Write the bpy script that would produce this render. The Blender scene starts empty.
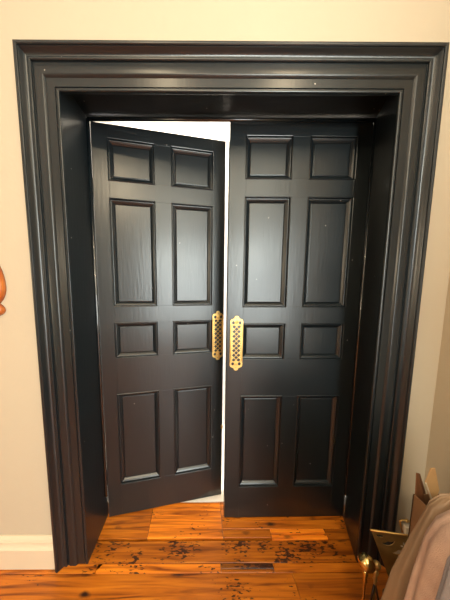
import bpy, bmesh, math, random
from mathutils import Vector, Matrix, noise
random.seed(7)
S = bpy.context.scene
C = S.collection

# ---------------------------------------------------------------- camera
cam = bpy.data.cameras.new('camera'); camo = bpy.data.objects.new('camera', cam); C.objects.link(camo)
S.camera = camo
FPX = 230.0
cam.sensor_fit = 'VERTICAL'; cam.sensor_height = 36.0; cam.lens = FPX * 36.0 / 600.0
cam.shift_x = 26.16 / 600.0; cam.shift_y = 14.14 / 600.0
yaw, pitch, roll = 0.0054, 0.1139, -0.0011
f = Vector((math.sin(yaw)*math.cos(pitch), math.cos(yaw)*math.cos(pitch), -math.sin(pitch)))
r = Vector((math.cos(yaw), -math.sin(yaw), 0)); d = f.cross(r)
r2 = math.cos(roll)*r + math.sin(roll)*d; d2 = -math.sin(roll)*r + math.cos(roll)*d
camo.matrix_world = Matrix(((r2.x, -d2.x, -f.x, 0.5329), (r2.y, -d2.y, -f.y, -1.2015), (r2.z, -d2.z, -f.z, 1.3374), (0, 0, 0, 1)))
cam.clip_start = 0.02

# ---------------------------------------------------------------- light
S.view_settings.view_transform = 'Standard'; S.view_settings.look = 'None'
S.view_settings.gamma = 1.0; S.view_settings.exposure = 0.90; S.view_settings.use_curve_mapping = False
w = bpy.data.worlds.new('world'); S.world = w; w.use_nodes = True
w.node_tree.nodes['Background'].inputs[0].default_value = (0.75, 0.85, 1.0, 1)
w.node_tree.nodes['Background'].inputs[1].default_value = 0.5

def area(name, loc, target, sx, sy, power, col, shape='RECTANGLE'):
    l = bpy.data.lights.new(name, 'AREA'); l.shape = shape; l.size = sx; l.size_y = sy; l.energy = power; l.color = col
    o = bpy.data.objects.new(name, l); C.objects.link(o); o.location = loc
    o.rotation_euler = (Vector(target) - Vector(loc)).to_track_quat('-Z', 'Y').to_euler()
    return o
WARM = (1.0, 0.79, 0.50)
area('ceiling_downlight_left', (0.30, -1.15, 2.86), (0.30, -1.15, 0), 0.10, 0.10, 2.3, WARM, 'DISK')
area('ceiling_downlight_right', (1.17, -1.15, 2.86), (1.17, -1.15, 0), 0.10, 0.10, 2.3, WARM, 'DISK')
area('ceiling_downlight_rear', (0.45, -2.6, 2.86), (0.45, -2.2, 0), 0.12, 0.12, 15, WARM, 'DISK')
area('ceiling_fill_light', (1.5, -3.0, 1.80), (1.5, -2.8, 2.9), 0.25, 0.25, 44, (0.97, 1.0, 0.84), 'DISK')  # added unseen fill aimed up, brightens the ceiling the upper doors reflect
area('room_window_light', (2.05, -3.97, 1.45), (2.05, -1.0, 1.45), 1.5, 1.95, 88, (0.93, 1.0, 0.96))
area('left_fill_light', (-1.65, -1.9, 1.7), (1.6, -0.5, 0.9), 0.4, 0.5, 11, (1.0, 0.84, 0.60))  # added fill with no fixture, lifts the right return wall and clutter
area('hall_ceiling_light', (0.85, 0.55, 2.82), (0.85, 0.55, 0), 1.6, 0.5, 26, (1.0, 0.93, 0.78))
area('hall_fill_light', (-0.50, 0.50, 1.35), (1.5, 0.62, 1.2), 0.5, 1.9, 26, (1.0, 0.98, 1.0))  # added fill at the hall end, no window there; whitens the door gap

# ---------------------------------------------------------------- materials
def mat(name, col, rough=0.5, metal=0.0, bump=None, var=None, spec=0.5, coat=0.0):
    m = bpy.data.materials.new(name); m.use_nodes = True
    n = m.node_tree.nodes; L = m.node_tree.links; b = n['Principled BSDF']
    b.inputs['Base Color'].default_value = (*col, 1); b.inputs['Roughness'].default_value = rough
    b.inputs['Metallic'].default_value = metal; b.inputs['Specular IOR Level'].default_value = spec
    b.inputs['Coat Weight'].default_value = coat
    if bump or var: tc = n.new('ShaderNodeTexCoord')
    if bump:
        sc, st, stretch = bump
        mp = n.new('ShaderNodeMapping'); mp.inputs['Scale'].default_value = stretch
        nz = n.new('ShaderNodeTexNoise'); nz.inputs['Scale'].default_value = sc; nz.inputs['Detail'].default_value = 4
        bp = n.new('ShaderNodeBump'); bp.inputs['Strength'].default_value = st; bp.inputs['Distance'].default_value = 0.004
        L.new(tc.outputs['Object'], mp.inputs[0]); L.new(mp.outputs[0], nz.inputs[0])
        L.new(nz.outputs[0], bp.inputs['Height']); L.new(bp.outputs[0], b.inputs['Normal'])
    if var:
        sc, col2 = var
        nz = n.new('ShaderNodeTexNoise'); nz.inputs['Scale'].default_value = sc; nz.inputs['Detail'].default_value = 5
        rp = n.new('ShaderNodeValToRGB'); rp.color_ramp.elements[0].position = 0.35; rp.color_ramp.elements[1].position = 0.7
        rp.color_ramp.elements[0].color = (*col, 1); rp.color_ramp.elements[1].color = (*col2, 1)
        L.new(tc.outputs['Object'], nz.inputs[0]); L.new(nz.outputs[0], rp.inputs[0]); L.new(rp.outputs[0], b.inputs['Base Color'])
    return m

def paint_mat(name, rough, stretch, chips=True):
    m = mat(name, (0.0068, 0.0105, 0.0130), rough, bump=(9, 0.12, stretch), spec=0.68)
    if chips:
        n = m.node_tree.nodes; L = m.node_tree.links; b = n['Principled BSDF']
        tc = n.new('ShaderNodeTexCoord'); v = n.new('ShaderNodeTexVoronoi'); v.inputs['Scale'].default_value = 11
        nz = n.new('ShaderNodeTexNoise'); nz.inputs['Scale'].default_value = 60
        ad = n.new('ShaderNodeMath'); ad.operation = 'MULTIPLY_ADD'; ad.inputs[1].default_value = 0.06
        lt = n.new('ShaderNodeMath'); lt.operation = 'LESS_THAN'; lt.inputs[1].default_value = 0.058
        mx = n.new('ShaderNodeMix'); mx.data_type = 'RGBA'
        mx.inputs[6].default_value = (0.0068, 0.0105, 0.0130, 1); mx.inputs[7].default_value = (0.45, 0.42, 0.38, 1)
        L.new(tc.outputs['Object'], v.inputs['Vector']); L.new(tc.outputs['Object'], nz.inputs['Vector'])
        L.new(nz.outputs[0], ad.inputs[0]); L.new(v.outputs['Distance'], ad.inputs[2])
        L.new(ad.outputs[0], lt.inputs[0]); L.new(lt.outputs[0], mx.inputs[0]); L.new(mx.outputs[2], b.inputs['Base Color'])
        # rougher and smoother brushed areas of the paint
        nr = n.new('ShaderNodeTexNoise'); nr.inputs['Scale'].default_value = 3.0
        mr = n.new('ShaderNodeMapRange'); mr.inputs['To Min'].default_value = rough - 0.06; mr.inputs['To Max'].default_value = rough + 0.08
        L.new(tc.outputs['Object'], nr.inputs['Vector']); L.new(nr.outputs[0], mr.inputs[0]); L.new(mr.outputs[0], b.inputs['Roughness'])
    return m
PAINT = paint_mat('charcoal_gloss_paint_upright_brush', 0.30, (9, 9, 1))
PAINT_B = paint_mat('charcoal_paint_on_bead', 0.26, (9, 9, 1), chips=False)
WALL = mat('cream_wall_paint', (0.47, 0.395, 0.29), 0.85, bump=(60, 0.12, (1, 1, 1)))
TRIMW = mat('cream_trim_paint', (0.62, 0.51, 0.37), 0.4)
CEIL = mat('ceiling_paint', (0.85, 0.82, 0.76), 0.9)
HALLW = mat('hall_white_paint', (0.90, 0.88, 0.85), 0.8)
CARPET = mat('pale_hall_carpet', (0.85, 0.79, 0.70), 0.95, bump=(200, 0.5, (1, 1, 1)))
SUB = mat('dark_gap_under_boards', (0.012, 0.007, 0.004), 0.95)
BRASS = mat('polished_brass', (0.74, 0.49, 0.17), 0.42, 1.0)
BRASSB = mat('bright_brass_ball', (0.78, 0.58, 0.22), 0.2, 1.0)
BRASSD = mat('aged_brass', (0.62, 0.43, 0.16), 0.45, 0.8, var=(25, (0.45, 0.30, 0.11)))
IRON = mat('dark_fire_iron', (0.05, 0.028, 0.018), 0.35, 0.6)
CREAMP = mat('cream_card', (0.75, 0.66, 0.52), 0.5)
WOODV = mat('varnished_mahogany', (0.32, 0.07, 0.014), 0.25, var=(18, (0.50, 0.15, 0.03)), coat=0.5)
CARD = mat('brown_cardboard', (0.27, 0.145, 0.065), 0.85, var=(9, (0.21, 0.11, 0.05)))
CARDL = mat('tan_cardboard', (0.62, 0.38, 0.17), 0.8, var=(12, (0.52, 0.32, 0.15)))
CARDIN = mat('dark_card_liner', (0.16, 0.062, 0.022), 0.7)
PLAST = mat('taupe_plastic_sack', (0.33, 0.215, 0.13), 0.42, bump=(14, 1.0, (1, 1, 1)))
LINEN = mat('pinkish_grey_linen', (0.52, 0.355, 0.275), 0.95, bump=(420, 0.35, (1, 1, 1)), var=(22, (0.43, 0.285, 0.225)))
GREYC = mat('blue_grey_cloth', (0.30, 0.28, 0.30), 0.95, bump=(260, 0.5, (1, 1, 1)))
IVORY = mat('ivory_knob', (0.9, 0.85, 0.75), 0.3)

# old pine boards
PAINT_B.node_tree.nodes['Principled BSDF'].inputs['Coat Weight'].default_value = 1.0
PINE = bpy.data.materials.new('old_waxed_pine'); PINE.use_nodes = True
def build_pine():
    n = PINE.node_tree.nodes; L = PINE.node_tree.links; b = n['Principled BSDF']
    def N(t, **k):
        x = n.new(t)
        for a, v in k.items(): setattr(x, a, v)
        return x
    geo = N('ShaderNodeNewGeometry'); at = N('ShaderNodeAttribute', attribute_name='board')
    off = N('ShaderNodeVectorMath', operation='SCALE'); off.inputs['Scale'].default_value = 17.0
    L.new(at.outputs['Color'], off.inputs[0])
    add = N('ShaderNodeVectorMath', operation='ADD'); L.new(geo.outputs['Position'], add.inputs[0]); L.new(off.outputs[0], add.inputs[1])
    mp = N('ShaderNodeMapping'); mp.inputs['Scale'].default_value = (2.6, 48, 48); L.new(add.outputs[0], mp.inputs[0])
    g = N('ShaderNodeTexNoise'); g.inputs['Scale'].default_value = 1.0; g.inputs['Detail'].default_value = 8; g.inputs['Distortion'].default_value = 0.9
    L.new(mp.outputs[0], g.inputs['Vector'])
    rp = N('ShaderNodeValToRGB'); e = rp.color_ramp.elements
    e[0].position = 0.28; e[0].color = (0.18, 0.036, 0.003, 1); e[1].position = 0.72; e[1].color = (0.86, 0.27, 0.018, 1)
    x = e.new(0.5); x.color = (0.62, 0.165, 0.009, 1)
    L.new(g.outputs[0], rp.inputs[0])
    # board tone
    sep = N('ShaderNodeSeparateColor'); L.new(at.outputs['Color'], sep.inputs[0])
    tone = N('ShaderNodeMapRange'); tone.inputs['To Min'].default_value = 0.34; tone.inputs['To Max'].default_value = 1.95
    L.new(sep.outputs[2], tone.inputs[0])
    t1 = N('ShaderNodeVectorMath', operation='SCALE'); L.new(rp.outputs[0], t1.inputs[0]); L.new(tone.outputs[0], t1.inputs['Scale'])
    # knots
    mk = N('ShaderNodeMapping'); mk.inputs['Scale'].default_value = (5.0, 11, 11); L.new(add.outputs[0], mk.inputs[0])
    vk = N('ShaderNodeTexVoronoi'); vk.inputs['Scale'].default_value = 1.0; L.new(mk.outputs[0], vk.inputs['Vector'])
    kr = N('ShaderNodeMapRange'); kr.inputs['From Min'].default_value = 0.07; kr.inputs['From Max'].default_value = 0.19
    kr.inputs['To Min'].default_value = 1.0; kr.inputs['To Max'].default_value = 0.0
    nk = N('ShaderNodeTexNoise'); nk.inputs['Scale'].default_value = 40; L.new(geo.outputs['Position'], nk.inputs['Vector'])
    nka = N('ShaderNodeMath', operation='MULTIPLY_ADD'); nka.inputs[1].default_value = 0.13
    L.new(nk.outputs[0], nka.inputs[0]); L.new(vk.outputs['Distance'], nka.inputs[2])
    nks = N('ShaderNodeMath', operation='SUBTRACT'); nks.inputs[1].default_value = 0.05; L.new(nka.outputs[0], nks.inputs[0])
    L.new(nks.outputs[0], kr.inputs[0])
    m1 = N('ShaderNodeMix', data_type='RGBA'); m1.inputs[7].default_value = (0.035, 0.010, 0.004, 1)
    L.new(kr.outputs[0], m1.inputs[0]); L.new(t1.outputs[0], m1.inputs[6])
    # worm-eaten, worn dark dashes
    mw = N('ShaderNodeMapping'); mw.inputs['Scale'].default_value = (42, 120, 120); L.new(add.outputs[0], mw.inputs[0])
    nw = N('ShaderNodeTexNoise'); nw.inputs['Scale'].default_value = 1.0; nw.inputs['Detail'].default_value = 3; L.new(mw.outputs[0], nw.inputs['Vector'])
    big = N('ShaderNodeTexNoise'); big.inputs['Scale'].default_value = 6.0; L.new(add.outputs[0], big.inputs['Vector'])
    mul = N('ShaderNodeMath', operation='MULTIPLY'); L.new(nw.outputs[0], mul.inputs[0]); L.new(big.outputs[0], mul.inputs[1])
    addw = N('ShaderNodeMath', operation='MULTIPLY_ADD'); addw.inputs[1].default_value = 0.10   # green channel = how worn the board is
    L.new(sep.outputs[1], addw.inputs[0]); L.new(mul.outputs[0], addw.inputs[2])
    wr = N('ShaderNodeMapRange'); wr.inputs['From Min'].default_value = 0.378; wr.inputs['From Max'].default_value = 0.41
    L.new(addw.outputs[0], wr.inputs[0])
    m2 = N('ShaderNodeMix', data_type='RGBA'); m2.inputs[7].default_value = (0.05, 0.014, 0.005, 1)
    L.new(wr.outputs[0], m2.inputs[0]); L.new(m1.outputs[2], m2.inputs[6])
    L.new(m2.outputs[2], b.inputs['Base Color'])
    b.inputs['Roughness'].default_value = 0.34
    bp = N('ShaderNodeBump'); bp.inputs['Strength'].default_value = 0.3; bp.inputs['Distance'].default_value = 0.003
    L.new(g.outputs[0], bp.inputs['Height']); L.new(bp.outputs[0], b.inputs['Normal'])
build_pine()

# ---------------------------------------------------------------- helpers
def link(name, bm, m, parent=None, smooth=False):
    bmesh.ops.recalc_face_normals(bm, faces=bm.faces)
    me = bpy.data.meshes.new(name); bm.to_mesh(me); bm.free()
    if smooth:
        for p in me.polygons: p.use_smooth = True
    me.materials.append(m)
    o = bpy.data.objects.new(name, me); C.objects.link(o)
    if parent: o.parent = parent
    return o
def sharp(o, ang=35):
    for p in o.data.polygons: p.use_smooth = True
    bm = bmesh.new(); bm.from_mesh(o.data)
    for e in bm.edges:
        if len(e.link_faces) == 2 and e.calc_face_angle(0) > math.radians(ang): e.smooth = False
    bm.to_mesh(o.data); bm.free()
def tag(o, label=None, cat=None, group=None, kind=None):
    if label: o['label'] = label
    if cat: o['category'] = cat
    if group: o['group'] = group
    if kind: o['kind'] = kind
    return o
def box(bm, a, b, bev=0.0):
    vs = [bm.verts.new((x, y, z)) for x in (a[0], b[0]) for y in (a[1], b[1]) for z in (a[2], b[2])]
    q = [(0,1,3,2),(4,6,7,5),(0,4,5,1),(2,3,7,6),(0,2,6,4),(1,5,7,3)]
    fs = [bm.faces.new([vs[i] for i in k]) for k in q]
    if bev:
        es = list({e for f_ in fs for e in f_.edges})
        bmesh.ops.bevel(bm, geom=es, offset=bev, segments=2, profile=0.5, affect='EDGES')
def prism(bm, pts, lo, hi, axis='z'):
    """extrude a polygon; pts in the two other axes"""
    def P(p, t): return {'z': (p[0], p[1], t), 'y': (p[0], t, p[1]), 'x': (t, p[0], p[1])}[axis]
    A = [bm.verts.new(P(p, lo)) for p in pts]; B = [bm.verts.new(P(p, hi)) for p in pts]
    n = len(pts)
    bm.faces.new(A); bm.faces.new(B[::-1])
    for i in range(n): bm.faces.new((A[i], B[i], B[(i+1) % n], A[(i+1) % n]))
def tube(bm, path, rad, seg=10, caps=True):
    path = [Vector(p) for p in path]; rings = []
    rr = rad if isinstance(rad, (list, tuple)) else [rad]*len(path)
    up = None
    for i, p in enumerate(path):
        t = (path[min(i+1, len(path)-1)] - path[max(i-1, 0)]).normalized()
        if up is None: up = t.orthogonal().normalized()
        up = (up - t*up.dot(t)).normalized(); s = t.cross(up)
        rings.append([bm.verts.new(p + (up*math.cos(a) + s*math.sin(a))*rr[i]) for a in [2*math.pi*k/seg for k in range(seg)]])
    for A, B in zip(rings, rings[1:]):
        for k in range(seg): bm.faces.new((A[k], A[(k+1) % seg], B[(k+1) % seg], B[k]))
    if caps: bm.faces.new(rings[0][::-1]); bm.faces.new(rings[-1])
def lathe(bm, prof, c=(0, 0, 0), seg=28):
    c = Vector(c); rings = []
    for r_, z in prof:
        rings.append([bm.verts.new(c + Vector((r_*math.cos(a), r_*math.sin(a), z))) for a in [2*math.pi*k/seg for k in range(seg)]])
    for A, B in zip(rings, rings[1:]):
        for k in range(seg): bm.faces.new((A[k], A[(k+1) % seg], B[(k+1) % seg], B[k]))
    bm.faces.new(rings[0][::-1]); bm.faces.new(rings[-1])
def curve_mesh(name, loops, depth, bev, m, parent=None, res=6):
    """flat outline with holes -> extruded, bevelled mesh; loops are lists of (x, z)"""
    cu = bpy.data.curves.new(name, 'CURVE'); cu.dimensions = '2D'; cu.fill_mode = 'BOTH'
    cu.extrude = depth/2; cu.bevel_depth = bev; cu.bevel_resolution = 1
    for lp in loops:
        s = cu.splines.new('POLY'); s.points.add(len(lp)-1); s.use_cyclic_u = True
        for p, q in zip(s.points, lp): p.co = (q[0], q[1], 0, 1)
    t = bpy.data.objects.new(name, cu); C.objects.link(t)
    dg = bpy.context.evaluated_depsgraph_get(); me = bpy.data.meshes.new_from_object(t.evaluated_get(dg))
    bpy.data.objects.remove(t); bpy.data.curves.remove(cu)
    me.transform(Matrix.Rotation(math.radians(90), 4, 'X'))
    me.materials.clear(); me.materials.append(m)
    o = bpy.data.objects.new(name, me); C.objects.link(o)
    if parent: o.parent = parent
    return o
def circ(cx, cz, rx, rz=None, n=14, a0=0):
    rz = rz or rx
    return [(cx + rx*math.cos(a0+2*math.pi*k/n), cz + rz*math.sin(a0+2*math.pi*k/n)) for k in range(n)]

# ---------------------------------------------------------------- setting
W_IN, H_IN = 1.3156, 2.0878          # front opening between the architraves
XL, XR = 0.0175, 1.3814              # hinge lines of the two leaves, in the plane y = 0
YW = -0.215                          # face of the room wall
YB = 0.075                           # face of the same wall towards the hall
RX = 1.605                           # right wall
# floor: a mesh of old boards running left to right
bm = bmesh.new(); col = bm.loops.layers.color.new('board')
def board(x0, x1, y0, y1, worn=0.3, tone=0.5, skew=0.0, g=0.0014, zt=0.0):
    n0 = len(bm.faces)
    x0 += 0.001; x1 -= 0.001; y0 += g; y1 -= g; k = 0.0012
    segs = max(2, int((x1-x0)/0.05)); L = []
    sd = random.random()*50
    def wob(x, s): return 0.0016*noise.noise(Vector((x*6, sd+s, 0)))
    rows = []
    for i in range(segs+1):
        t = i/segs; x = x0+(x1-x0)*t
        dx = skew*(1-abs(2*t-1))*0
        xa = x + (skew if i == segs else 0); xb = x
        a = y0+wob(x, 0); b = y1+wob(x, 9)
        rows.append([bm.verts.new(p) for p in ((xb, a, -0.02), (xb, a, zt-k), (xb, a+k, zt), (xa, b-k, zt), (xa, b, zt-k), (xa, b, -0.02))])
    for A, B in zip(rows, rows[1:]):
        for j in range(5): bm.faces.new((A[j], B[j], B[j+1], A[j+1]))
    bm.faces.new(rows[0]); bm.faces.new(rows[-1][::-1])
    bm.faces.ensure_lookup_table()
    c = (random.random(), worn, tone, 1)
    for f_ in bm.faces[n0:]:
        for lp in f_.loops: lp[col] = c
XA, XZ = -1.75, RX
# near strip and the boards in the doorway, front to back
board(XA, 0.045, -0.262, -0.2225, .1, .60, .028); board(0.05, 0.645, -0.262, -0.2225, .55, .72, 0)
board(0.645, 0.90, -0.262, -0.246, .2, .5); board(0.645, 0.90, -0.246, -0.2225, 1.5, .0); board(0.90, XZ, -0.262, -0.2225, .2, .62)
board(XA, XZ, -0.2225, -0.121, .95, .50)
board(XA, 0.262, -0.112, 0.10, .45, .60); board(0.262, 0.672, -0.110, 0.10, .35, .76); board(0.672, XZ, -0.063, 0.10, .35, .64)
board(0.672, 0.936, -0.109, -0.063, .5, .55); board(0.936, 1.235, -0.117, -0.092, .0, .98); board(0.936, 1.235, -0.091, -0.063, .25, .9); board(1.235, XZ, -0.117, -0.063, .4, .5)
# the room
board(XA, 0.98, -0.475, -0.262, .35, .55); board(0.98, XZ, -0.475, -0.262, .35, .5)
y = -0.475
while y > -4.0:
    wd = random.choice((0.19, 0.22, 0.17)); j = random.uniform(-0.6, 1.2)
    board(XA, j, y-wd, y, random.uniform(.2, .6), random.uniform(.35, .65)); board(j, XZ if y > -1.7 else 3.0, y-wd, y, random.uniform(.2, .6), random.uniform(.35, .65))
    y -= wd
floor = tag(link('floor', bm, PINE), 'old orange waxed pine floorboards with knots and patched strips', kind='structure')
bm = bmesh.new(); box(bm, (XA-.1, -4.3, -0.06), (3.1, 1.1, -0.021))
tag(link('floor_underlay', bm, SUB), kind='structure')
bm = bmesh.new(); box(bm, (-0.6, 0.101, -0.021), (2.0, 0.95, 0.002))
tag(link('hall_floor', bm, CARPET), kind='structure')

# front wall with the doorway
bm = bmesh.new()
box(bm, (XA, YW, -0.02), (-0.06, YB, 2.95)); box(bm, (W_IN+0.10, YW, -0.02), (RX+0.01, YB, 2.95)); box(bm, (-0.06, YW, 2.20), (W_IN+0.10, YB, 2.95))
tag(link('wall_front', bm, WALL), kind='structure')
BY = -1.75                            # the right wall is the side of a shallow return; the room widens behind it
bm = bmesh.new(); box(bm, (RX, BY, -0.02), (3.0, YW, 2.95)); tag(link('wall_right', bm, WALL), kind='structure')
bm = bmesh.new(); box(bm, (3.0, -4.1, -0.02), (3.12, YW, 2.95)); tag(link('wall_right_recess', bm, WALL), kind='structure')
bm = bmesh.new(); box(bm, (XA-.12, -4.1, -0.02), (XA, YB, 2.95)); tag(link('wall_left', bm, WALL), kind='structure')
# back wall with the window daylight comes through
bm = bmesh.new()
wx0, wx1, wz0, wz1 = 1.28, 2.82, 0.46, 2.44
box(bm, (XA, -4.12, -.02), (wx0, -4.0, 2.95)); box(bm, (wx1, -4.12, -.02), (3.0, -4.0, 2.95))
box(bm, (wx0, -4.12, -.02), (wx1, -4.0, wz0)); box(bm, (wx0, -4.12, wz1), (wx1, -4.0, 2.95))
tag(link('wall_back', bm, WALL), kind='structure')
bm = bmesh.new(); box(bm, (XA-.1, -4.1, 2.9), (3.1, YB, 2.96)); tag(link('ceiling', bm, CEIL), kind='structure')
# hall behind the doors
bm = bmesh.new(); box(bm, (-0.6, 0.93, -.02), (2.0, 1.03, 2.95)); tag(link('wall_hall', bm, HALLW), kind='structure')
bm = bmesh.new(); box(bm, (-0.62, YB, -.02), (-0.55, 1.0, 2.95)); box(bm, (1.95, YB, -.02), (2.02, 1.0, 2.95)); tag(link('wall_hall_ends', bm, HALLW), kind='structure')
bm = bmesh.new(); box(bm, (-0.6, YB, 2.9), (2.0, 1.0, 2.96)); tag(link('ceiling_hall', bm, CEIL), kind='structure')

# baseboards: plain board under a two-step moulding
def baseboard(name, x0, x1):
    bm = bmesh.new(); Y = YW
    pts = [(Y+.001, 0.003), (Y-.032, 0.003), (Y-.032, .104), (Y-.030, .1055), (Y-.030, .108), (Y-.026, .112), (Y-.021, .115), (Y-.019, .121),
           (Y-.019, .132), (Y-.016, .134), (Y-.016, .137), (Y-.012, .143), (Y-.007, .147), (Y-.004, .152), (Y+.001, .152)]
    prism(bm, pts, x0, x1, 'x'); return tag(link(name, bm, TRIMW), kind='structure')
baseboard('baseboard_left', XA, -0.1405); baseboard('baseboard_right', W_IN+0.1405, RX)

# architrave: one moulded section mitred round the opening
prof = [(0, -.004), (0, .0055), (.0015, .008), (.0045, .0095), (.0085, .0095), (.011, .008), (.012, .005), (.0125, .002), (.0155, .002), (.016, .0065),
        (.047, .0065), (.048, .0085), (.0505, .011), (.0535, .0145), (.0565, .016), (.084, .016), (.085, .0115), (.0875, .0115), (.0885, .018),
        (.091, .0205), (.0945, .0215), (.098, .0205), (.099, .018), (.1015, .0185), (.107, .0215), (.1125, .028), (.1165, .0355), (.118, .0375),
        (.1195, .0375), (.120, .041), (.1225, .0435), (.126, .0445), (.129, .0435), (.130, .0405), (.1335, .0405), (.1345, .0395), (.1345, -.001)]
def architrave():
    bm = bmesh.new(); rings = []
    stations = [('L', 0.0), ('L', .12), ('TL', 0), ('TR', 0), ('R', .12), ('R', 0.0)]
    for s, z in stations:
        ring = []
        for w0, h in prof:
            w_ = w0 + (.006 if w0 > .084 else 0); wh = w0 + (.010 if w0 > .084 else 0)
            y = YW-0.0-h-0.001
            if s == 'L': p = (-w_, y, z+0.001)
            elif s == 'TL': p = (-w_, y, H_IN+wh)
            elif s == 'TR': p = (W_IN+w_, y, H_IN+wh+0.0005)
            else: p = (W_IN+w_, y, z+0.001)
            ring.append(bm.verts.new(p))
        rings.append(ring)
    n = len(prof)
    for A, B in zip(rings, rings[1:]):
        for i in range(n): bm.faces.new((A[i], A[(i+1) % n], B[(i+1) % n], B[i]))
    bm.faces.new(rings[0]); bm.faces.new(rings[-1][::-1])
    o = link('trim_1', bm, PAINT, smooth=True); sharp(o, 28)
    return tag(o, 'wide moulded charcoal architrave around the doorway', kind='structure')
architrave()
# jamb linings of the deep reveal (they open out slightly towards the doors)
bm = bmesh.new()
prism(bm, [(0, YW), (-.058, YW), (-.058, YB), (XL-.014, YB), (XL-.014, 0)], 0.001, 2.146)
prism(bm, [(W_IN, YW), (W_IN+.098, YW), (W_IN+.098, YB), (XR+.006, YB), (XR+.006, 0)], 0.001, 2.146)
prism(bm, [(YW, H_IN), (YW, 2.199), (YB, 2.199), (YB, 2.196), (0.001, 2.1462), (YW+.030, 2.1460), (YW+.010, H_IN+.004)], -.058, W_IN+.098, 'x')
tag(link('trim_2', bm, PAINT), 'deep charcoal jamb lining of the doorway', kind='structure')
# rounded stop bead round the leaves
bm = bmesh.new()
b0 = 0.157
pl = [(XL-.007, -.009, b0), (XL-.007, -.009, 2.1325), (XR+.005, -.009, 2.1325), (XR+.005, -.009, b0)]
def bead(a, b, ax):
    n = 14; rs = []
    for P_ in (a, b):
        ring = []
        for k in range(n):
            t = 2*math.pi*k/n; u = .009*math.cos(t); v = .009*math.sin(t)
            ring.append(bm.verts.new((P_[0]+(u if ax == 'z' else 0), P_[1]+v, P_[2]+(u if ax == 'x' else 0))))
        rs.append(ring)
    for k in range(n): bm.faces.new((rs[0][k], rs[0][(k+1) % n], rs[1][(k+1) % n], rs[1][k]))
    bm.faces.new(rs[0][::-1]); bm.faces.new(rs[1])
bead(pl[0], pl[1], 'z'); bead(pl[1], pl[2], 'x'); bead(pl[3], pl[2], 'z')
tag(link('trim_3', bm, PAINT_B, smooth=True), 'thin rounded bead around the door leaves', kind='structure')

# ---------------------------------------------------------------- doors
ZT = 2.130; ZB = 0.008
ROWS = [(1.8732, 2.0636), (1.2407, 1.7827), (0.9594, 1.1473), (0.2073, 0.7478)]
COLS = [(0.0751, 0.2961), (0.3890, 0.6097)]
TH = 0.042
def panel(door, sgn, c, rw):
    """sunken moulded panel: nested rectangles (inset, depth)"""
    steps = [(-.0045, .001), (-.0045, -.0035), (-.0025, -.0048), (-.0005, -.0040), (.0008, .0030), (.0018, .0068), (.0032, .0068), (.0046, .0048), (.0062, .0052),
             (.0120, .0088), (.0190, .0150), (.0215, .0182), (.0228, .0178), (.0236, .0140), (.0248, .0138)]
    bm = bmesh.new(); rings = []
    u0, u1 = c; z0, z1 = rw
    for i, dpt in steps:
        rings.append([bm.verts.new((sgn*u, dpt, z)) for u, z in ((u0+i, z0+i), (u1-i, z0+i), (u1-i, z1-i), (u0+i, z1-i))])
    for A, B in zip(rings, rings[1:]):
        for k in range(4): bm.faces.new((A[k], A[(k+1) % 4], B[(k+1) % 4], B[k]))
    bm.faces.new(rings[-1])
    back = [bm.verts.new((v.co.x, .028, v.co.z)) for v in rings[0]]
    for k in range(4): bm.faces.new((rings[0][k], back[k], back[(k+1) % 4], rings[0][(k+1) % 4]))
    bm.faces.new(back)
    bmesh.ops.recalc_face_normals(bm, faces=bm.faces)
    return link('panel', bm, PAINT, door)
def make_door(name, sgn, width, loc, rz):
    bm = bmesh.new()
    e = .0012
    def bx(u0, u1, z0, z1):
        a, b = sorted((sgn*u0, sgn*u1)); box(bm, (a, 0, z0), (b, TH, z1), .0005)
    bx(0, COLS[0][0], ZB, ZT); bx(COLS[1][1], width, ZB, ZT)
    rails = [(ZB, ROWS[3][0]), (ROWS[3][1], ROWS[2][0]), (ROWS[2][1], ROWS[1][0]), (ROWS[1][1], ROWS[0][0]), (ROWS[0][1], ZT)]
    for a, b in rails: bx(COLS[0][0], COLS[1][1], a, b)
    for a, b in ROWS: bx(COLS[0][1], COLS[1][0], a, b)
    door = link(name, bm, PAINT)
    for rw in ROWS:
        for c in COLS: panel(door, sgn, c, rw)
    door.location = loc; door.rotation_euler = (0, 0, rz)
    return tag(door, kind='structure')
door_l = make_door('door_1', 1, .6853, (XL, 0.0005, 0), .216)
door_r = make_door('door_2', -1, .6925, (XR, 0.0005, 0), .0078)
tag(door_l, 'left charcoal eight-panel door leaf, standing ajar', 'door')
tag(door_r, 'right charcoal eight-panel door leaf, closed', 'door')
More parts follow.
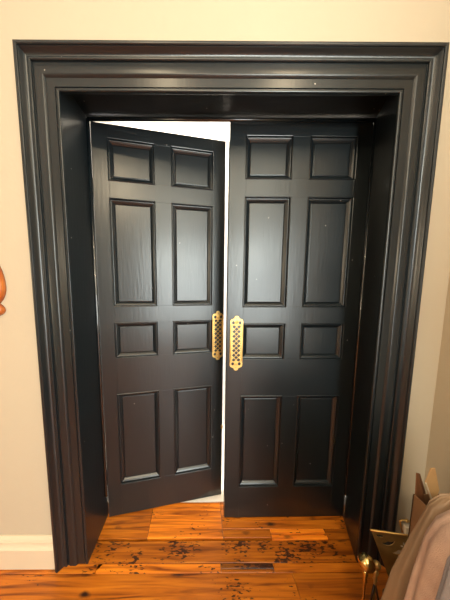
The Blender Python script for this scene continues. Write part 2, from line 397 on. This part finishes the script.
def finger_plate(parent, cx, cz, wd=.067, ht=.295):
    hw = wd/2; hh = ht/2; s = .017
    half = [(hw, 0), (hw, hh-.050), (hw-.0015, hh-.046), (hw+.0005, hh-.042), (hw, hh-.027), (hw-.003, hh-.021), (hw-.009, hh-.0175), (.0145, hh-.014), (.0115, hh-.011), (.0105, hh-.005), (.006, hh-.001), (0, hh)]
    top = half[1:] + [(-x, z) for x, z in half[::-1][1:-1]]
    out = top + [(-x, -z) for x, z in top]
    loops = [out]
    px, pz = .0256, .0256                        # lattice pitch
    rows = 9; q_ = .0115
    for k in range(-rows, rows+1):
        z = k*pz/2
        if abs(z) > hh-.055: continue
        if k % 2 == 0:
            for s2 in (-1, 1): loops.append([(s2*.0245, z-.0058), (s2*.0245, z+.0058), (s2*.0188, z)])
        for x in ((0,) if k % 2 == 0 else (-px/2, px/2)):
            loops.append([(x+q_, z), (x, z+q_), (x-q_, z), (x, z-q_)])
    for sg in (1, -1):
        loops.append(circ(-.0178, sg*(hh-.036), .0082, .0098, 10)); loops.append(circ(.0178, sg*(hh-.036), .0082, .0098, 10))
        loops.append(circ(0, sg*(hh-.015), .003, .003, 8))
    pl_ = curve_mesh('finger_plate', loops, .0026, .0004, BRASS, parent)
    pl_['label'] = 'pierced lattice brass finger plate'
    pl_.location = (cx, -.0030, cz)
    # raised rosettes, border ribs and screws are sub-parts of the plate
    for sg in (1, -1):
        bm = bmesh.new()
        bmesh.ops.create_uvsphere(bm, u_segments=14, v_segments=8, radius=.0062)
        bmesh.ops.scale(bm, vec=(1, .45, 1.1), verts=bm.verts)
        for k in range(6):
            a = k*math.pi/3; t = bmesh.ops.create_uvsphere(bm, u_segments=8, v_segments=6, radius=.0034)
            bmesh.ops.scale(bm, vec=(1, .5, 1), verts=t['verts']); bmesh.ops.translate(bm, vec=(.0082*math.cos(a), 0, .0082*math.sin(a)), verts=t['verts'])
        ro = link('rosette', bm, BRASS, pl_, True); ro.location = (0, -.0015, sg*(hh-.034))
    bm = bmesh.new()
    for sx in (-1, 1): tube(bm, [(sx*(hw-.0035), -.0022, -(hh-.05)), (sx*(hw-.0035), -.0022, hh-.05)], .0016, 8)
    for sg in (1, -1): tube(bm, [(-(hw-.006), -.0022, sg*(hh-.050)), ((hw-.006), -.0022, sg*(hh-.050))], .0014, 8)
    link('border_rib', bm, BRASS, pl_, True)
    return pl_
finger_plate(door_l, .6500, 1.056); finger_plate(door_r, -.6430, 1.044)
bm = bmesh.new(); box(bm, (.676, -.0035, .462), (.6885, .014, .487), .002)
latch = link('latch', bm, BRASSD, door_l)
# hinges on the left leaf, seen as small knuckles
for z in (.22, 1.85):
    bm = bmesh.new(); lathe(bm, [(.0045, -.045), (.006, -.044), (.006, .044), (.0045, .045)], seg=12)
    h = link('hinge', bm, PAINT, door_l, True); h.location = (0.002, TH+.004, z)

# ---------------------------------------------------------------- things
# carved wooden plaque on the left wall: rounded body over a small scroll, only its right side is in view
root = bpy.data.objects.new('carved_wooden_plaque', None); C.objects.link(root); root.location = (-0.372, YW, 1.34)
tag(root, 'glossy orange-brown carved wooden plaque on the cream wall at the left edge', 'wall plaque')
def blob(outline, depth, nseg=7):
    bm = bmesh.new(); rings = []
    cx = sum(p[0] for p in outline)/len(outline); cz = sum(p[1] for p in outline)/len(outline)
    for k in range(nseg):
        t = k/(nseg-1)*math.pi/2; s = math.cos(t)**.6 if k < nseg-1 else .06; dp = -depth*math.sin(t)
        rings.append([bm.verts.new((cx+(p[0]-cx)*s, dp, cz+(p[1]-cz)*s)) for p in outline])
    n = len(outline)
    for A, B in zip(rings, rings[1:]):
        for i in range(n): bm.faces.new((A[i], A[(i+1) % n], B[(i+1) % n], B[i]))
    bm.faces.new(rings[0]); bm.faces.new(rings[-1])
    return bm
out = []
for k in range(40):
    a = 2*math.pi*k/40; c_, s_ = math.cos(a), math.sin(a)
    rx = .094; rz = .15 if s_ > 0 else .095
    out.append((rx*c_, rz*s_*(1 if s_ > 0 else 1)))
bd = link('body', blob(out, .035), WOODV, root, True)
out = [(.082*math.cos(a)*(1-.15*math.sin(a)), -.092+.040*math.sin(a)) for a in [2*math.pi*k/32 for k in range(32)]]
link('scroll_foot', blob(out, .03), WOODV, root, True)
bm = bmesh.new()
for rr_ in (.72, .5):
    tube(bm, [(.094*rr_*math.cos(a), -.030-(.72-rr_)*.03, (.15 if math.sin(a) > 0 else .095)*rr_*math.sin(a)) for a in [2*math.pi*k/36 for k in range(37)]], .005, 8)
link('carved_ring', bm, WOODV, root, True)

# pierced brass fireside stand
root = bpy.data.objects.new('fireside_stand', None); C.objects.link(root); root.location = (1.384, -.40, -0.018)
root.rotation_euler = (0, 0, math.radians(-10))
tag(root, 'pierced brass V-shaped fireside stand with small bail handle beside the architrave foot', 'fireside stand')
outl = [(-.147, .376), (.147, .376), (.147, .366), (.030, .085), (-.030, .085), (-.142, .366)]
def crescent(cx, cz, R_, th, a0, a1, n=12):
    A = [(cx+R_*math.cos(a0+(a1-a0)*k/n), cz+R_*math.sin(a0+(a1-a0)*k/n)) for k in range(n+1)]
    B = [(cx+(R_-th*math.sin(math.pi*k/n)-.0008)*math.cos(a0+(a1-a0)*k/n), cz+(R_-th*math.sin(math.pi*k/n)-.0008)*math.sin(a0+(a1-a0)*k/n)) for k in range(n+1)]
    return A + B[::-1]
loops = [outl]
D = math.radians
for sx in (-1, 1):
    for cc in ((.085, .345, .026, .018, D(180), D(320)), (.048, .316, .030, .019, D(185), D(300))):
        loops.append([(sx*p[0], p[1]) for p in crescent(*cc)])
    for a_, r0, r1 in ((D(62), .012, .034), (D(25), .012, .026)):
        ux, uz = math.cos(a_), math.sin(a_)
        loops.append([(sx*(.014+ux*t+uz*h), .318+uz*t-ux*h) for t, h in ((r0, 0), ((r0+r1)/2, .004), (r1, 0), ((r0+r1)/2, -.004))])
    loops.append([(sx*.100, .361), (sx*.128, .361), (sx*.120, .352), (sx*.103, .352)])
loops.append([(-.014, .235), (.016, .235), (.014, .221), (-.012, .221)])
loops.append([(-.006, .300), (0, .330), (.006, .300), (0, .288)])
curve_mesh('face_plate', loops, .0016, .0003, BRASSD, root)
bm = bmesh.new(); tube(bm, [(-.149, 0, .377), (.149, 0, .377)], .0042, 10); link('rim', bm, BRASS, root, True)
bm = bmesh.new()
for s_ in (1, -1):
    tube(bm, [(.0+s_*.010, -.006, .296), (.0+s_*.020, -.009, .290), (s_*.034, -.009, .286), (s_*.044, -.006, .292)], .0028, 8)
tube(bm, [(0, -.006, .30), (.002, -.01, .285), (.004, -.006, .268)], [.006, .007, .003], 8)
link('scroll_mount', bm, BRASS, root, True)
bm = bmesh.new()
bm.free()
for s_ in (-1, 1):
    bm = bmesh.new(); tube(bm, [(s_*.030, 0, .085), (s_*.060, 0, .045), (s_*.085, 0, .025)], .006, 8)
    link('foot', bm, BRASSD, root, True)
bm = bmesh.new()
tube(bm, [(-.028, .010, .378), (-.040, .012, .424), (-.034, .012, .430), (.022, .012, .430), (.030, .012, .424), (.026, .010, .378)], .0032, 8)
for x_ in (-.016, .008): 
    t = bmesh.ops.create_uvsphere(bm, u_segments=12, v_segments=8, radius=.0065); bmesh.ops.translate(bm, vec=(x_, .012, .430), verts=t['verts'])
link('bail_handle', bm, BRASS, root, True)
bm = bmesh.new(); box(bm, (-.022, .004, .372), (.026, .022, .408), .003); o = link('cream_grip', bm, CREAMP, root); o['label'] = 'cream block under the handle'

# ball-topped brass fire tool and the darker irons standing with it
def fire_tool(name, label, x_, y_, zt, rb, m, lean=(0, 0), collar=True):
    root = bpy.data.objects.new(name, None); C.objects.link(root); root.location = (x_, y_, 0)
    root.rotation_euler = (lean[0], lean[1], 0)
    tag(root, label, 'fire tool')
    bm = bmesh.new()
    lathe(bm, [(.001, -rb*1.06), (rb*.35, -rb*.98), (rb*.62, -rb*.8), (rb*.87, -rb*.48), (rb*.98, -rb*.15), (rb, rb*.1), (rb*.93, rb*.42), (rb*.74, rb*.74), (rb*.45, rb*.96), (rb*.2, rb*1.04), (.001, rb*1.06)], (0, 0, zt-rb), 32)
    link('knob', bm, m, root, True)
    bm = bmesh.new(); lathe(bm, [(.004, .006), (.006, .02), (.0045, .05), (.0045, zt-rb*2-.06), (.008, zt-rb*2-.05), (.005, zt-rb*2-.035), (.009, zt-rb*2-.02), (.006, zt-rb*2-.004)], (0, 0, 0), 14)
    link('shaft', bm, m, root, True)
    return root
r1 = fire_tool('fireside_poker', 'fire tool with large shiny brass ball knob, left of the pierced brass stand', 1.170, -.45, .335, .0275, BRASSB)
r2_ = fire_tool('fireside_tongs', 'dark fire iron with small knob between the brass ball and the pierced stand', 1.214, -.445, .305, .014, BRASSD)
r3_ = fire_tool('fireside_tongs', 'lowest dark fire iron, just right of the brass ball knob', 1.240, -.47, .215, .013, IRON)
for rt, xo in ((r2_, .0), (r3_, .012)):
    bm = bmesh.new()
    tube(bm, [(-.012, 0, .01), (-.020, -.004, .08), (-.014, -.006, .15), (0, 0, .21)], .004, 8)
    tube(bm, [(.012, 0, .01), (.020, -.004, .08), (.014, -.006, .15), (0, 0, .21)], .004, 8)
    link('tong_arm', bm, IRON, rt, True)

# cardboard box with raised flaps
root = bpy.data.objects.new('cardboard_box', None); C.objects.link(root); root.location = (0, 0, 0)
tag(root, 'open brown cardboard box with raised flaps against the right wall', 'box')
def slab(name, pts, th, m, parent, label=None):
    """thick sheet through 3D points"""
    P_ = [Vector(p) for p in pts]; n = (P_[1]-P_[0]).cross(P_[2]-P_[0]).normalized()*th/2
    bm = bmesh.new(); A = [bm.verts.new(p+n) for p in P_]; B = [bm.verts.new(p-n) for p in P_]
    bm.faces.new(A); bm.faces.new(B[::-1])
    for i in range(len(P_)): bm.faces.new((A[i], B[i], B[(i+1) % len(P_)], A[(i+1) % len(P_)]))
    o = link(name, bm, m, parent)
    if label: o['label'] = label
    return o
bm = bmesh.new()
bx0, bx1, by0, by1, bz = 1.326, 1.52, -.520, -.440, .585
t_ = .004
box(bm, (bx0, by0, .004), (bx1, by0+t_, bz)); box(bm, (bx0, by1-t_, .004), (bx1, by1, bz)); box(bm, (bx0, by0, .004), (bx0+t_, by1, bz)); box(bm, (bx1-t_, by0, .004), (bx1, by1, bz)); box(bm, (bx0, by0, .004), (bx1, by1, .008))
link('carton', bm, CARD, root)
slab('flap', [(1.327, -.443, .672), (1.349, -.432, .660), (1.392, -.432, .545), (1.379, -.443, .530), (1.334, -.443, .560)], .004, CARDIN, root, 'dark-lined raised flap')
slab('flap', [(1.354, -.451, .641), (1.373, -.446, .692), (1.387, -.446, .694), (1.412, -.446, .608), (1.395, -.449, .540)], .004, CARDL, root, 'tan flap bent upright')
bm = bmesh.new(); tube(bm, [(1.352, -.455, .643), (1.395, -.455, .545)], .0022, 6); link('cut_edge', bm, CREAMP, root)

# taupe plastic sack slumped over the carton, lofted from rings with folds
bm = bmesh.new()
sec = [(0.004, 1.085, 1.50, -.628, -.530), (.14, 1.098, 1.52, -.62, -.528), (.30, 1.130, 1.53, -.61, -.528), (.427, 1.158, 1.53, -.605, -.528),
       (.547, 1.203, 1.52, -.60, -.530), (.618, 1.233, 1.50, -.595, -.532), (.662, 1.250, 1.47, -.59, -.535), (.688, 1.285, 1.43, -.58, -.54), (.697, 1.32, 1.40, -.575, -.55)]
NR = 72; rings = []
for z, xa, xb, ya, yb in sec:
    xa += .010
    ring = []
    for k in range(NR):
        a = 2*math.pi*k/NR; ca, sa = math.cos(a), math.sin(a)
        e_ = .75
        u = math.copysign(abs(ca)**e_, ca); v = math.copysign(abs(sa)**e_, sa)
        fold = 1 + .020*math.sin(9*a+z*5) * (.4+z) + .03*noise.noise(Vector((ca*2.2, sa*2.2, z*4)))
        ring.append(bm.verts.new(((xa+xb)/2+(xb-xa)/2*u*fold, (ya+yb)/2+(yb-ya)/2*v*min(fold, 1.0), z+.012*noise.noise(Vector((ca*3, sa*3, z*7)))*(z > .02))))
    rings.append(ring)
for A, B in zip(rings, rings[1:]):
    for k in range(NR): bm.faces.new((A[k], A[(k+1) % NR], B[(k+1) % NR], B[k]))
bm.faces.new(rings[0][::-1]); bm.faces.new(rings[-1])
sack = tag(link('plastic_sack', bm, PLAST, None, True), 'taupe crumpled sack slumped in front of the cardboard box', 'sack')
# linen throw draped over a chair side
root = bpy.data.objects.new('draped_chair', None); C.objects.link(root); root.location = (1.385, -.86, 0)
tag(root, 'chair draped in pinkish-grey linen at the bottom right corner', 'chair')
def drape(x0, x1, y0, y1, z1, m, name, taper, seed):
    bm = bmesh.new(); nz = 14; npr = 96; rings = []
    for j in range(nz+1):
        t = j/nz; z = .003+(z1-.003)*t; ring = []
        ex = taper*(1-t); top = max(0, (t-.86)/.14); sh = .03*top*top
        for k in range(npr):
            a = 2*math.pi*k/npr; ca, sa = math.cos(a), math.sin(a); p = .12
            u = math.copysign(abs(ca)**p, ca); v = math.copysign(abs(sa)**p, sa)
            fo = .009*(1-t*.8)*math.sin(13*a+seed)+.006*noise.noise(Vector((ca*4+seed, sa*4, t*3)))
            ring.append(bm.verts.new(((x0+x1)/2+((x1-x0)/2+min(ex, .03 if u > 0 else ex)-sh)*u+fo*ca, (y0+y1)/2+((y1-y0)/2-sh)*v+fo*sa, z)))
        rings.append(ring)
    for A, B in zip(rings, rings[1:]):
        for k in range(npr): bm.faces.new((A[k], A[(k+1) % npr], B[(k+1) % npr], B[k]))
    bm.faces.new(rings[0][::-1]); bm.faces.new(rings[-1])
    o = link(name, bm, m, root, True); o.location = (-1.385, .86, 0); return o
drape(1.156, 1.52, -1.12, -.645, .788, LINEN, 'linen_throw', .115, 1.0)
drape(1.144, 1.53, -1.13, -.715, .796, GREYC, 'grey_throw', .115, 4.0)
bm = bmesh.new(); bmesh.ops.create_uvsphere(bm, u_segments=20, v_segments=12, radius=.014)
o = link('finial', bm, IVORY, root, True); o.location = (1.212-1.385, -.668+.86, .808); o['label'] = 'ivory ball finial'
